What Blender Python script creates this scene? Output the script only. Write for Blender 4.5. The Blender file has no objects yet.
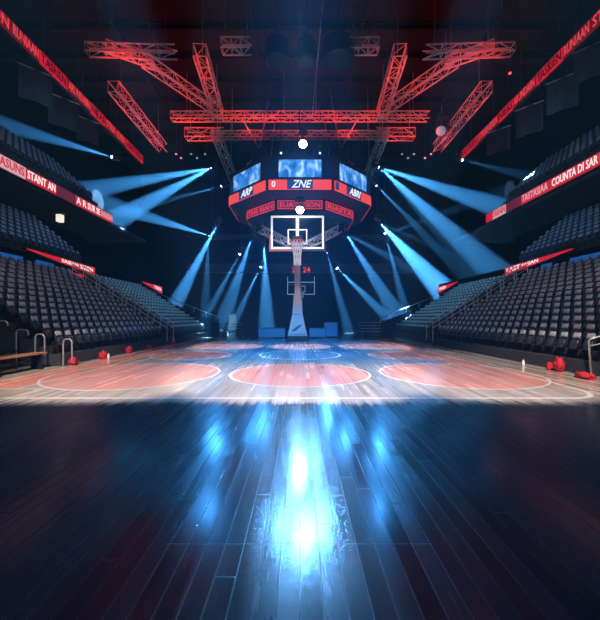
import bpy, bmesh, math, random
from mathutils import Vector, Matrix
random.seed(7)
S = bpy.context.scene
COL = S.collection
PI = math.pi
# ------------------------------------------------------------------ camera, world, exposure
F = 340.0                     # focal length in pixels of the 600 px wide frame
CAMZ = 1.7
cd = bpy.data.cameras.new('camera'); cam = bpy.data.objects.new('camera', cd); COL.objects.link(cam)
cam.location = (0, 0, CAMZ); cam.rotation_euler = (PI/2, 0, 0)
cd.sensor_fit = 'HORIZONTAL'; cd.sensor_width = 36; cd.lens = F/600*36; cd.shift_y = 8/600
cd.clip_start = .05; cd.clip_end = 300
S.camera = cam
S.view_settings.view_transform = 'Standard'; S.view_settings.look = 'None'
S.view_settings.exposure = 0.0; S.view_settings.gamma = 1; S.view_settings.use_curve_mapping = False
w = bpy.data.worlds.new('world'); S.world = w; w.use_nodes = True
w.node_tree.nodes['Background'].inputs[0].default_value = (.004, .010, .022, 1)
w.node_tree.nodes['Background'].inputs[1].default_value = 1.0
# thin haze fills the hall's air
hv = w.node_tree.nodes.new('ShaderNodeVolumeScatter'); hv.inputs['Color'].default_value = (.15, .50, 1, 1)
hv.inputs['Density'].default_value = .0026; hv.inputs['Anisotropy'].default_value = .2
w.node_tree.links.new(hv.outputs[0], w.node_tree.nodes['World Output'].inputs['Volume'])
def at(px, py, Y):            # measured direction + distance -> a point of the hall
    return Vector(((px-300)*Y/F, Y, CAMZ+(318-py)*Y/F))
def aim(o, tgt):
    o.rotation_euler = (Vector(tgt)-o.location).to_track_quat('-Z', 'Y').to_euler()
def lamp(name, typ, loc, energy, color, tgt=None, size=.2, angle=None, blend=.5, parent=None, sizey=None, vol=None):
    l = bpy.data.lights.new(name, typ); o = bpy.data.objects.new(name, l); COL.objects.link(o)
    l.energy = energy; l.color = color; o.location = loc
    if typ == 'AREA':
        l.size = size
        if sizey: l.shape = 'RECTANGLE'; l.size_y = sizey
    else: l.shadow_soft_size = size
    if typ == 'SPOT': l.spot_size = math.radians(angle); l.spot_blend = blend
    if tgt is not None: aim(o, tgt)
    return o
# unseen spots added above the frame to brighten the court
FL = 1.45
for x, y, z, tx, ty, e, an, c in (
        (-4.2, 1.6, 10.6, -5.0, 11.2, 9500, 36, (1, .84, .74)), (4.2, 1.6, 10.6, 5.0, 11.2, 9500, 36, (1, .84, .74)),
        (0, 1.6, 10.6, 0, 10.6, 11500, 36, (1, .90, .88)),
        (-3.6, 3, 11, -4.3, 20.5, 30000, 14, (1, .84, .92)), (3.6, 3, 11, 4.3, 20.5, 30000, 14, (1, .84, .92)),
        (0, 3, 11, 0, 20.5, 30000, 11, (1, .88, .96)), (0, 3, 11, 0, 20, 22000, 28, (.08, .40, 1))):
    lamp('court_fill', 'SPOT', (x, y, z), e*FL, c, (tx, ty, 0), .2, an, .4)
# added white spot brightening the hoop and the silver arms
lamp('hoop_fill', 'SPOT', (0, 12.5, 6.0+7.2), 5200, (1, .93, .93), (0, 25.5, 6.3), .12, 26, .7)
# added fill for the stands: white spots, then blue washes
for s in (-1, 1):
    lamp('stand_fill', 'SPOT', (s*4.5, 2.0, 9.5), 2600 if s > 0 else 2100, (.93, .96, 1), (s*10.6, 15.8, 1.5), .1, 40, .9)
    lamp('stand_wash', 'SPOT', (s*5.0, 14.0, 14.6), 1300, (.2, .55, 1), (s*17, 21, 8), .3, 50, .9)
    lamp('stand_wash', 'SPOT', (s*2.0, 22.0, 17.4), 6500, (.30, .75, 1), (s*12, 27, 2.5), .3, 34, .9)
# red wash on the roof trusses, lamps aimed up
for x, y, z, e in ((-10.5, 21, 15.0, 330), (10.5, 21, 15.0, 330), (-9.5, 27, 15.0, 300), (9.5, 27, 15.0, 300),
                   (-4, 25.5, 15.2, 300), (4, 25.5, 15.2, 300), (-5.8, 21, 15.2, 160), (5.8, 21, 15.2, 160), (0, 26, 15.4, 200), (-13.4, 25.5, 15.2, 200), (13.4, 25.5, 15.2, 200), (-11.8, 30, 15.4, 130), (11.8, 30, 15.4, 130)):
    lamp('truss_wash', 'SPOT', (x, y, z), e*3.6, (1, .03, .008), (x, y+1, z+5), .12, 112, .6)

# ------------------------------------------------------------------ materials
MATS = {}
def mat(name, col=(.5, .5, .5), rough=.5, metal=0, emit=None, es=1, noise=0, nscale=8, spec=.5, bump=0):
    if name in MATS: return MATS[name]
    m = bpy.data.materials.new(name); m.use_nodes = True; MATS[name] = m
    nt = m.node_tree; b = nt.nodes['Principled BSDF']
    b.inputs['Base Color'].default_value = (*col, 1); b.inputs['Roughness'].default_value = rough
    b.inputs['Metallic'].default_value = metal; b.inputs['Specular IOR Level'].default_value = spec
    if emit: b.inputs['Emission Color'].default_value = (*emit, 1); b.inputs['Emission Strength'].default_value = es
    if noise or bump:
        tc = nt.nodes.new('ShaderNodeTexCoord'); n = nt.nodes.new('ShaderNodeTexNoise'); n.inputs['Scale'].default_value = nscale
        nt.links.new(tc.outputs['Object'], n.inputs['Vector'])
        if noise:
            r = nt.nodes.new('ShaderNodeMixRGB'); r.inputs[1].default_value = (*[c*(1-noise) for c in col], 1)
            r.inputs[2].default_value = (*[min(1, c*(1+noise)) for c in col], 1)
            nt.links.new(n.outputs[0], r.inputs[0]); nt.links.new(r.outputs[0], b.inputs['Base Color'])
        if bump:
            bp = nt.nodes.new('ShaderNodeBump'); bp.inputs['Strength'].default_value = bump
            nt.links.new(n.outputs[0], bp.inputs['Height']); nt.links.new(bp.outputs[0], b.inputs['Normal'])
    return m
M_black = mat('black_metal', (.012, .013, .016), .45, .3, noise=.3)
M_seat = mat('black_seat_plastic', (.022, .024, .03), .30, noise=.25, nscale=30)
M_seatb = mat('seat_vinyl_pad', (.02, .021, .026), .28, noise=.25, nscale=30)
M_seathighlight = mat('seat_pad_highlight', (.36, .37, .40), .24, noise=.25, nscale=30)  # pale tone puts highlights into the tops of black seats
M_seatdark = mat('dark_blue_seat_shell', (.03, .045, .06), .5)
M_seatblue = mat('grey_blue_seat', (.30, .42, .50), .45, noise=.2, nscale=20)
M_conc = mat('dark_concrete', (.022, .024, .030), .8, noise=.4, nscale=3)
M_wall = mat('black_wall_drape', (.0015, .0018, .0025), .95, noise=.3, nscale=.6, spec=0)
M_roof = mat('dark_roof_deck', (.006, .005, .006), .9, noise=.35, nscale=2, spec=.1)
M_truss = mat('truss_aluminium', (.62, .58, .56), .38, .35, noise=.15, nscale=6)
M_steel = mat('brushed_steel', (.55, .57, .6), .3, .9, noise=.1)
M_rail = mat('pale_rail_metal', (.45, .46, .48), .35, .6, noise=.1)
M_pad = mat('grey_padding', (.40, .34, .36), .5, noise=.12, nscale=5)
M_padn = mat('navy_padding', (.03, .04, .10), .5, noise=.2)
M_padr = mat('salmon_padding', (.75, .22, .2), .5, noise=.15)
M_white = mat('white_paint', (.82, .82, .84), .4, noise=.05)
M_rim = mat('orange_red_rim', (.85, .06, .02), .35, noise=.1)
M_net = mat('white_net_cord', (.85, .85, .88), .7, noise=.05)
M_redcloth = mat('red_cloth', (.42, .006, .018), .8, noise=.3, nscale=12, bump=.3)
M_wood = mat('oak_top', (.42, .20, .09), .35, noise=.35, nscale=9)
M_banner = mat('dark_banner_cloth', (.045, .048, .065), .8, noise=.5, nscale=1.2)
M_letter = mat('lit_letters_white', (.1, .1, .1), .5, emit=(1, .86, .86), es=1.0)
M_letterred = mat('lit_letters_red', (.1, .01, .01), .5, emit=(1, .06, .08), es=.8)
M_letterdim = mat('unlit_letters', (.02, .004, .006), .6)
M_jw = mat('lit_letters_cool', (.1, .1, .1), .5, emit=(.85, .93, 1), es=1.1)
M_ledred = mat('led_coral', (.1, .01, .01), .4, emit=(1, .075, .05), es=.85)
M_lednavy = mat('led_navy', (.01, .01, .04), .4, emit=(.02, .05, .22), es=.8)
M_leddark = mat('led_dark_red', (.02, .004, .006), .4, emit=(.16, .004, .012), es=.7)
M_ledscarlet = mat('led_scarlet', (.05, .005, .01), .4, emit=(.72, .01, .03), es=.75)
M_ledwhite = mat('led_pink_white', (.1, .1, .1), .4, emit=(.9, .45, .5), es=.75)
M_blueboard = mat('led_blue_board', (.01, .02, .05), .4, emit=(.004, .10, .42), es=.7, )
M_lens = mat('lamp_lens', (1, 1, 1), .2, emit=(.55, .85, 1), es=18)
M_lensw = mat('white_lamp_lens', (1, 1, 1), .2, emit=(.8, .93, 1), es=30)
M_lensr = mat('red_lamp_lens', (1, .1, .1), .2, emit=(1, .03, .04), es=5)
M_lensdim = mat('warm_lamp_lens', (1, 1, 1), .2, emit=(1, .93, .75), es=.9)
M_exit = mat('lit_doorway', (.1, .12, .12), .4, emit=(.10, .24, .24), es=.5)

class E:                       # tiny expression helper over Math nodes
    nt = None
    def __init__(s, k): s.k = k
    def _m(op, *a):
        n = E.nt.nodes.new('ShaderNodeMath'); n.operation = op
        for i, v in enumerate(a):
            v = v.k if isinstance(v, E) else v
            if isinstance(v, (int, float)): n.inputs[i].default_value = v
            else: E.nt.links.new(v, n.inputs[i])
        return E(n.outputs[0])
    def __add__(s, o): return E._m('ADD', s, o)
    def __sub__(s, o): return E._m('SUBTRACT', s, o)
    def __mul__(s, o): return E._m('MULTIPLY', s, o)
    def __gt__(s, o): return E._m('GREATER_THAN', s, o)
    def __lt__(s, o): return E._m('LESS_THAN', s, o)
    def abs(s): return E._m('ABSOLUTE', s)
    def max(s, o): return E._m('MAXIMUM', s, o)
    def min(s, o): return E._m('MINIMUM', s, o)
    def sqrt(s): return E._m('SQRT', s)
    def ramp(s, a, b):
        n = E.nt.nodes.new('ShaderNodeMapRange'); n.inputs[1].default_value = a; n.inputs[2].default_value = b
        E.nt.links.new(s.k, n.inputs[0]); return E(n.outputs[0])
def mixc(f, a, b):
    n = E.nt.nodes.new('ShaderNodeMixRGB')
    for i, v in ((0, f), (1, a), (2, b)):
        if isinstance(v, E): E.nt.links.new(v.k, n.inputs[i])
        elif isinstance(v, tuple): n.inputs[i].default_value = (*v, 1)
        elif isinstance(v, (int, float)): n.inputs[i].default_value = v
        else: E.nt.links.new(v, n.inputs[i])
    return n.outputs[0]
def floor_material():
    m = bpy.data.materials.new('varnished_court_boards'); m.use_nodes = True; nt = m.node_tree; E.nt = nt
    b = nt.nodes['Principled BSDF']
    tc = nt.nodes.new('ShaderNodeTexCoord'); sp = nt.nodes.new('ShaderNodeSeparateXYZ')
    nt.links.new(tc.outputs['Object'], sp.inputs[0]); x, y = E(sp.outputs[0]), E(sp.outputs[1])
    def noise(sx, sy, scale, detail=3):
        mp = nt.nodes.new('ShaderNodeMapping'); mp.inputs['Scale'].default_value = (sx, sy, 1)
        n = nt.nodes.new('ShaderNodeTexNoise'); n.inputs['Scale'].default_value = scale; n.inputs['Detail'].default_value = detail
        nt.links.new(tc.outputs['Object'], mp.inputs[0]); nt.links.new(mp.outputs[0], n.inputs[0]); return E(n.outputs[0])
    grain = noise(22, .5, 1, 5); streak = noise(9, .16, 1, 3); fine = noise(60, 1.6, 1, 4); cloud = noise(1, .6, 1.1, 4)
    # planks: 0.14 m wide, staggered butt joints
    W = .14
    px = x*(1/W); idx = E._m('FLOOR', px); fr = E._m('FRACT', px)
    wn = nt.nodes.new('ShaderNodeTexWhiteNoise'); wn.noise_dimensions = '1D'; nt.links.new(idx.k, wn.inputs['W']); rnd = E(wn.outputs[0])
    yy = (y + rnd*4.0)*(1/3.4); iy = E._m('FLOOR', yy); fy = E._m('FRACT', yy)
    wn2 = nt.nodes.new('ShaderNodeTexWhiteNoise'); wn2.noise_dimensions = '1D'; nt.links.new((idx*3.7+iy*11.3).k, wn2.inputs['W']); rnd2 = E(wn2.outputs[0])
    seam = ((fr < .035).max(fr > .965)).max(fy < .0035)
    seam = seam.max(((y-2.56).abs() < .004)*(x.abs() < 1.0))
    def circ(cx, cy, r): return (((x-cx)*(x-cx)+(y-cy)*(y-cy)).sqrt()-r)
    tan = mixc((rnd2*.6+grain*.5), (.24, .20, .165), (.58, .49, .41))
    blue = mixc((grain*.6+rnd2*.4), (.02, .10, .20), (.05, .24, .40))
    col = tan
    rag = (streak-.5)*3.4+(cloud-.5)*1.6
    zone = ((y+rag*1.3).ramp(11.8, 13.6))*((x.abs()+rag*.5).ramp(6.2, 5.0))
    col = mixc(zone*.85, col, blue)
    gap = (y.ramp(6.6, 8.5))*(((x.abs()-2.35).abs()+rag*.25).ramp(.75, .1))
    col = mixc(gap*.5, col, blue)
    red = mixc((grain*.7+rnd2*.3), (.60, .14, .09), (.92, .44, .35))
    pink = mixc((grain*.7+rnd2*.3), (.62, .36, .34), (.85, .55, .52))  # paler far discs: the strong light pool put into their colour
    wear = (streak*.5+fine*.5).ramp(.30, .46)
    discs = [(0, 10.5, 2.12), (-4.95, 10.4, 2.42), (4.8, 10.4, 2.3), (-4.9, 15.5, 1.75), (4.9, 15.5, 1.75)]
    rm = None; ring = None
    for c in discs:
        d = circ(*c); k = d < 0; rm = k if rm is None else rm.max(k)
        k = (d.abs() < .035); ring = k if ring is None else ring.max(k)
    bandL = ((x+7.45).abs() < .62)*(y > 8.2)*(y < 24); bandR = ((x-6.1).abs() < .5)*(y > 8.9)*(y < 24)
    rm = rm.max(bandL).max(bandR)
    col = mixc(rm*(streak*.6+fine*.3+cloud*.4).ramp(.42, .68)*.95, col, red)
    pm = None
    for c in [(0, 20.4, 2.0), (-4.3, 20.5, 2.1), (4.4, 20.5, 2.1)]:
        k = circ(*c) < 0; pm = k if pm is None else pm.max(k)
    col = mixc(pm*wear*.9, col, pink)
    ring = ring.max(circ(0, 15.8, 1.85).abs() < .05)
    # boundary: straight baseline with a rounded corner, side lines
    base = ((y-7.22).abs() < .045)*(x > -30)*(x < 5.8)
    arc = (circ(5.8, 8.02, .8).abs() < .05)*(x > 5.8)*(y < 8.4)
    sideR = ((x-6.66).abs() < .04)*(y > 8.6); sideR2 = (((x+(y*.0)-6.66).abs() < .04)*(y > 6)*(y < 8.6))*0
    ext = ((x-7.0).abs() < .03)*(y > 4)
    sideL = ((x+8.1).abs() < .04)*(y > 8); sideL2 = ((x+6.8).abs() < .025)*(y > 8.1)*(y < 13); hookL = ((y-8.15).abs() < .03)*(x < -6.2)
    lines = ring.max(base).max(arc).max(sideR).max(ext).max(sideL).max(sideL2).max(hookL)
    col = mixc(lines*(fine.ramp(.28, .42)), col, (.80, .74, .70))
    # unlit floor before the baseline and past the court, painted dark
    unlit_mask = ((y+rag*.28).ramp(7.0, 6.55)).max((y > 28.6)*1.0)
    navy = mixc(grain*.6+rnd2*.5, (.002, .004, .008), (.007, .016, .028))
    col = mixc(unlit_mask*.97, col, navy)
    col = mixc(seam*.6, col, (.01, .01, .012))
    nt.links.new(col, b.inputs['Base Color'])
    rough = (streak.ramp(.3, .7)*.10+fine.ramp(.3, .7)*.06+cloud.ramp(.35, .65)*.08+rnd2*.05+seam*.15+.07)
    nt.links.new(rough.k, b.inputs['Roughness'])
    b.inputs['Specular IOR Level'].default_value = .5
    b.inputs['Coat Weight'].default_value = .35; b.inputs['Coat Roughness'].default_value = .16
    bp = nt.nodes.new('ShaderNodeBump'); bp.inputs['Strength'].default_value = .22; bp.inputs['Distance'].default_value = .01
    h = rnd2*.25-seam*1.0+fine*.25+cloud*1.6+(fr*(rnd2-.5)*3.2)
    nt.links.new(h.k, bp.inputs['Height']); nt.links.new(bp.outputs[0], b.inputs['Normal'])
    return m
def screen_material():
    m = bpy.data.materials.new('video_picture_blue'); m.use_nodes = True; nt = m.node_tree; E.nt = nt
    b = nt.nodes['Principled BSDF']; b.inputs['Base Color'].default_value = (.01, .02, .04, 1)
    tc = nt.nodes.new('ShaderNodeTexCoord'); mp = nt.nodes.new('ShaderNodeMapping'); mp.inputs['Scale'].default_value = (.9, .9, .5)
    n = nt.nodes.new('ShaderNodeTexNoise'); n.inputs['Scale'].default_value = 1.6; n.inputs['Detail'].default_value = 6; n.inputs['Distortion'].default_value = 1.2
    nt.links.new(tc.outputs['Object'], mp.inputs[0]); nt.links.new(mp.outputs[0], n.inputs[0])
    r = nt.nodes.new('ShaderNodeValToRGB'); cr = r.color_ramp
    cr.elements[0].position = .3; cr.elements[0].color = (.005, .06, .30, 1); cr.elements[1].position = .72; cr.elements[1].color = (.55, .85, 1, 1)
    e = cr.elements.new(.5); e.color = (.03, .24, .72, 1)
    nt.links.new(n.outputs[0], r.inputs[0]); nt.links.new(r.outputs[0], b.inputs['Emission Color']); b.inputs['Emission Strength'].default_value = 1.15
    return m
def glass_material():
    m = bpy.data.materials.new('clear_backboard_glass'); m.use_nodes = True; nt = m.node_tree
    b = nt.nodes['Principled BSDF']; out = nt.nodes['Material Output']
    t = nt.nodes.new('ShaderNodeBsdfTransparent'); t.inputs[0].default_value = (.9, .95, 1, 1)
    g = nt.nodes.new('ShaderNodeBsdfGlossy'); g.inputs['Roughness'].default_value = .05
    f = nt.nodes.new('ShaderNodeFresnel'); f.inputs[0].default_value = 1.45
    mx = nt.nodes.new('ShaderNodeMixShader'); nt.links.new(f.outputs[0], mx.inputs[0]); nt.links.new(t.outputs[0], mx.inputs[1]); nt.links.new(g.outputs[0], mx.inputs[2])
    nt.links.new(mx.outputs[0], out.inputs['Surface']); nt.nodes.remove(b); return m
M_floor = floor_material(); M_screen = screen_material(); M_glass = glass_material()

# ------------------------------------------------------------------ mesh helpers
class MB:
    def __init__(s): s.v = []; s.f = []; s.mi = []; s.cur = 0
    def add(s, vs, fs):
        n = len(s.v); s.v += [tuple(v) for v in vs]; s.f += [tuple(i+n for i in f) for f in fs]; s.mi += [s.cur]*len(fs); return s
    def box(s, c, d, M=None):
        x, y, z = [k/2 for k in d]; c = Vector(c)
        vs = [Vector(p) for p in ((-x,-y,-z),(x,-y,-z),(x,y,-z),(-x,y,-z),(-x,-y,z),(x,-y,z),(x,y,z),(-x,y,z))]
        if M: vs = [M @ v for v in vs]
        return s.add([v+c for v in vs], [(0,3,2,1),(4,5,6,7),(0,1,5,4),(1,2,6,5),(2,3,7,6),(3,0,4,7)])
    def rbox(s, c, d, r, M=None):      # box with chamfered edges
        x, y, z = [k/2 for k in d]; c = Vector(c); bm = bmesh.new()
        bmesh.ops.create_cube(bm, size=1); bmesh.ops.scale(bm, vec=d, verts=bm.verts)
        bmesh.ops.bevel(bm, geom=bm.edges[:], offset=r, segments=2, affect='EDGES', profile=.6)
        vs = [(M @ v.co if M else v.co)+c for v in bm.verts]
        s.add(vs, [tuple(v.index for v in f.verts) for f in bm.faces]); bm.free(); return s
    def tube(s, pts, r, n=6, close=False):
        pts = [Vector(p) for p in pts]; R = r if isinstance(r, (list, tuple)) else [r]*len(pts); rings = []
        up = None
        for i, p in enumerate(pts):
            a = pts[i-1] if i else p; b = pts[i+1] if i < len(pts)-1 else p
            if close: a = pts[i-1]; b = pts[(i+1) % len(pts)]
            t = (b-a).normalized()
            if up is None: up = Vector((0,0,1)) if abs(t.z) < .9 else Vector((1,0,0))
            u = t.cross(up).normalized(); up = u.cross(t).normalized()
            rings.append([p+(u*math.cos(2*PI*k/n)+up*math.sin(2*PI*k/n))*R[i] for k in range(n)])
        vs = [v for rg in rings for v in rg]; fs = []; m = len(pts)
        for i in range(m if close else m-1):
            j = (i+1) % m
            for k in range(n): fs.append((i*n+k, i*n+(k+1)%n, j*n+(k+1)%n, j*n+k))
        if not close: fs += [tuple(range(n))[::-1], tuple((m-1)*n+k for k in range(n))]
        return s.add(vs, fs)
    def lathe(s, prof, M=None, n=16, c=(0,0,0)):     # prof of (r, z)
        vs = []; c = Vector(c)
        for r, z in prof:
            for k in range(n):
                v = Vector((r*math.cos(2*PI*k/n), r*math.sin(2*PI*k/n), z)); vs.append((M @ v if M else v)+c)
        fs = [(i*n+k, i*n+(k+1)%n, (i+1)*n+(k+1)%n, (i+1)*n+k) for i in range(len(prof)-1) for k in range(n)]
        fs += [tuple(range(n))[::-1], tuple((len(prof)-1)*n+k for k in range(n))]
        return s.add(vs, fs)
    def prism(s, poly, h0, h1, fn):      # poly 2-D, fn(u, v, h)->point
        n = len(poly); vs = [fn(u, v, h0) for u, v in poly]+[fn(u, v, h1) for u, v in poly]
        return s.add(vs, [tuple(range(n))[::-1], tuple(range(n, 2*n))]+[(i, (i+1)%n, (i+1)%n+n, i+n) for i in range(n)])
    def build(s, name, m, parent=None, smooth=False, origin=None):
        me = bpy.data.meshes.new(name)
        off = Vector(origin) if origin is not None else Vector((0,0,0))
        me.from_pydata([tuple(Vector(v)-off) for v in s.v], [], s.f); me.update()
        bm = bmesh.new(); bm.from_mesh(me); bmesh.ops.recalc_face_normals(bm, faces=bm.faces); bm.to_mesh(me); bm.free()
        for k in (m if isinstance(m, (list, tuple)) else [m]): me.materials.append(k)
        if any(s.mi): me.polygons.foreach_set('material_index', s.mi)
        if smooth: me.polygons.foreach_set('use_smooth', [True]*len(me.polygons))
        o = bpy.data.objects.new(name, me); COL.objects.link(o); o.location = off
        if parent: o.parent = parent; 
        return o
def empty(name, loc=(0,0,0), rot=(0,0,0)):
    o = bpy.data.objects.new(name, None); COL.objects.link(o); o.location = loc; o.rotation_euler = rot; o.empty_display_size = .2; return o
def tag(o, label, cat=None, group=None, kind=None):
    if label: o['label'] = label
    if cat: o['category'] = cat
    if group: o['group'] = group
    if kind: o['kind'] = kind
    return o
def struct(o, label=None):
    o['kind'] = 'structure'
    if label: o['label'] = label; o['category'] = 'structure'
    return o
def text(name, s, m, M, size, parent, depth=.02, shear=0, width=None):   # lettering mesh, M maps text plane (x right, y up) to place
    c = bpy.data.curves.new(name, 'FONT'); c.body = s; c.size = size; c.extrude = depth; c.align_x = 'CENTER'; c.align_y = 'CENTER'; c.shear = shear; c.offset = size*.012
    c.resolution_u = 2
    t = bpy.data.objects.new('tmp', c); COL.objects.link(t); bpy.context.view_layer.update()
    me = bpy.data.meshes.new_from_object(t.evaluated_get(bpy.context.evaluated_depsgraph_get())); bpy.data.objects.remove(t)
    if width:
        xs = [v.co.x for v in me.vertices]; wd = max(xs)-min(xs)
        me.transform(Matrix.Scale(width/wd, 4, (1,0,0)))
    me.transform(M); me.name = name; me.materials.clear(); me.materials.append(m)
    o = bpy.data.objects.new(name, me); COL.objects.link(o); o.parent = parent; return o
def frame(o, u, v):                      # matrix: origin o, text-right u, text-up v
    u = Vector(u).normalized(); v = Vector(v).normalized(); n = u.cross(v)
    return Matrix(((u.x, v.x, n.x, o[0]), (u.y, v.y, n.y, o[1]), (u.z, v.z, n.z, o[2]), (0,0,0,1)))

# ------------------------------------------------------------------ the hall
WX, Y0, Y1, ZR = 22.0, -5.0, 47.0, 21.2
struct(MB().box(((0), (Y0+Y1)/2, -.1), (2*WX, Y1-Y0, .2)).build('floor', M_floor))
struct(MB().box((0, (Y0+Y1)/2, ZR+.15), (2*WX+.6, Y1-Y0+.6, .3)).build('ceiling', M_roof))
struct(MB().box((-WX-.15, (Y0+Y1)/2, ZR/2), (.3, Y1-Y0+.6, ZR)).build('wall_left', M_wall))
struct(MB().box((WX+.15, (Y0+Y1)/2, ZR/2), (.3, Y1-Y0+.6, ZR)).build('wall_right', M_wall))
struct(MB().box((0, Y1+.15, ZR/2), (2*WX, .3, ZR)).build('wall_back', M_wall))
struct(MB().box((0, Y0-.15, ZR/2), (2*WX, .3, ZR)).build('wall_front', M_wall))
for y in (17.5, 20, 22.5, 25, 27.5, 30, 33, 36, 40):       # roof beams
    b = MB().box((0, y, ZR-.1), (2*WX-.2, .35, .06)).box((0, y, ZR-.5), (2*WX-.2, .35, .06)).box((0, y, ZR-.3), (2*WX-.2, .06, .4))
    struct(b.build('ceiling_beam', M_roof))
for x in (-12, -3, 4, 12.5):
    struct(MB().box((x, (17+Y1)/2, ZR-.62), (.16, Y1-17.2, .18)).build('ceiling_beam', M_roof))
# end balcony at the far wall
struct(MB().box((0, 45.9, 8.0), (30, 2.0, .35)).box((0, 44.95, 8.5), (30, .1, .8)).build('balcony_floor', M_conc))
struct(MB().box((0, 46.0, 12.6), (30, 1.8, .3)).build('balcony_floor', M_conc))

# stepped terraces: rows run along Y, rise away from the court
def terrace(side, y0, y1, x0, z0, n, dx, dz, zb=0.0, name='terrace_floor'):
    pr = [(x0, zb), (x0, z0)]
    for i in range(n): pr += [(x0+(i+1)*dx, z0+i*dz), (x0+(i+1)*dx, z0+(i+1)*dz)]
    pr += [(x0+n*dx+.4, z0+n*dz), (x0+n*dx+.4, zb)]
    return struct(MB().prism(pr, y0, y1, lambda u, v, h: (side*u, h, v)).build(name, M_conc))
NR, DX, DZ, X0, Z0 = 14, .43, .27, 8.45, .42
for s in (-1, 1):
    terrace(s, 12.0 if s < 0 else 9.9, 21.6, X0, Z0, NR, DX, DZ)
    terrace(s, 21.65, 22.75, X0+.2, Z0-.2, NR, DX, DZ)                # stair aisle
    terrace(s, 22.8, 31.0, X0, Z0, NR, DX, DZ)
    # concourse wall over the lower stand, mid and upper deck
    struct(MB().box((s*15.1, 23.0, 2.7), (.3, 27, 5.2)).build('wall_left' if s < 0 else 'wall_right', M_wall))
    terrace(s, 8, 24.6, 15.4, 5.6, 8, .44, .36, 5.3)
    terrace(s, 8, 27.6, 16.4, 11.0, 8, .42, .37, 9.9)
    struct(MB().box((s*19.1, 22, 9.75), (5.8, 28, .3)).build('deck_floor', M_conc))
    struct(MB().box((s*20.9, 20, 10.0), (.2, 26, 10)).build('wall_left' if s < 0 else 'wall_right', M_wall))
    # sloping parapet at the far end of the lower stand
    pr = [(7.4, 0), (7.4, 1.3), (16.8, 4.95), (16.8, 0)]
    struct(MB().prism(pr, 31.1, 31.3, lambda u, v, h: (s*u, h, v)).build('parapet_wall', M_wall))
    r = MB().tube([(s*7.4, 31.2, 1.75), (s*16.8, 31.2, 5.4)], .035)
    for k in range(9):
        u = 7.4+9.4*k/8; r.tube([(s*u, 31.2, 1.3+3.65*(k/8)-.05), (s*u, 31.2, 1.75+3.65*(k/8))], .025)
    tag(r.build('guard_rail', M_rail), 'thin metal guard rail on sloping wall behind the %s stand' % ('left' if s < 0 else 'right'), 'railing')
# lit openings of the concourse
for i, (s, y, w_) in enumerate(((-1, 17.5, 1.6), (-1, 19.9, 1.4), (1, 17.6, 2.4), (1, 20.6, .9))):
    struct(MB().box((s*14.93, y, 4.78), (.05, w_, .42)).build('window_%d' % (i+1), M_blueboard))
d = MB().box((at(231, 0, 46).x, Y1-.03, 1.15), (1.0, .06, 2.1)).build('door_1', M_exit); struct(d)
MB().box((at(231, 0, 46).x+.4, Y1-.09, 1.1), (.04, .06, .2)).build('door_handle', M_steel, d)

# ------------------------------------------------------------------ seats
def seat_meshes():
    b = MB()     # backrest: slightly curved padded shell facing -Y
    n = 4; vs = []
    W_, H_, T_ = .44, .42, .055
    def shell(b, w_, z0, z1, y0, y1, t, curve):
        cols = 5; rows = 4; P = []
        for sd in (0, 1):
            for j in range(rows+1):
                for i in range(cols+1):
                    u = i/cols*2-1; v = j/rows
                    rx = 1-.10*(abs(v*2-1)**4)
                    bulge = (1-abs(u)**3)*(1-abs(v*2-1)**3)
                    y = y0+(y1-y0)*v+curve*(-(u*u))+(t*.5*bulge+.008)*(1 if sd else -1)
                    P.append((u*w_/2*rx, y, z0+(z1-z0)*v))
        m = (rows+1)*(cols+1); fs = []
        for sd in (0, 1):
            for j in range(rows):
                for i in range(cols):
                    a = sd*m+j*(cols+1)+i; fs.append((a, a+1, a+cols+2, a+cols+1) if sd == 0 else (a+cols+1, a+cols+2, a+1, a))
        edge = [i for i in range(cols+1)]+[j*(cols+1)+cols for j in range(1, rows+1)]+[rows*(cols+1)+i for i in range(cols-1, -1, -1)]+[j*(cols+1) for j in range(rows-1, 0, -1)]
        for k in range(len(edge)): a, c = edge[k], edge[(k+1)%len(edge)]; fs.append((a, a+m, c+m, c))
        b.add(P, fs)
    shell(b, .38, .34, .74, .0, .08, .06, .05); back = b; hd = MB(); shell(hd, .29, .64, .82, .03, .085, .10, .04)
    p = MB(); shell(p, .32, .30, .60, -.13, -.05, .08, .0)     # folded-up seat pan
    a = MB()
    a.box((0, -.02, .42), (.035, .22, .035)).box((0, .04, .22), (.03, .05, .44)).box((0, .0, .012), (.05, .2, .024))
    return back, p, a, hd
bk, pn, ar, hdp = seat_meshes()
proto = empty('folding_seat')
obk = bk.build('backrest', M_seat, proto, smooth=True); opn = pn.build('seat_pan', M_seatb, proto, smooth=True); ohd = hdp.build('head_pad', M_seathighlight, proto, smooth=True); oar = ar.build('side_frame', M_black, proto); oar.location.x = -.228; oar2 = oar.copy(); COL.objects.link(oar2); oar2.location.x = .228
PROTO_KIDS = [obk, opn, ohd, oar, oar2]
ORD = ['front', 'second', 'third', 'fourth', 'fifth', 'sixth', 'seventh', 'eighth']
def seat_y(s, i): return (12.28 if s < 0 else 10.2)+.52*i
first = True
NL = {-1: (18, 8), 1: (22, 7)}
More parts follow.
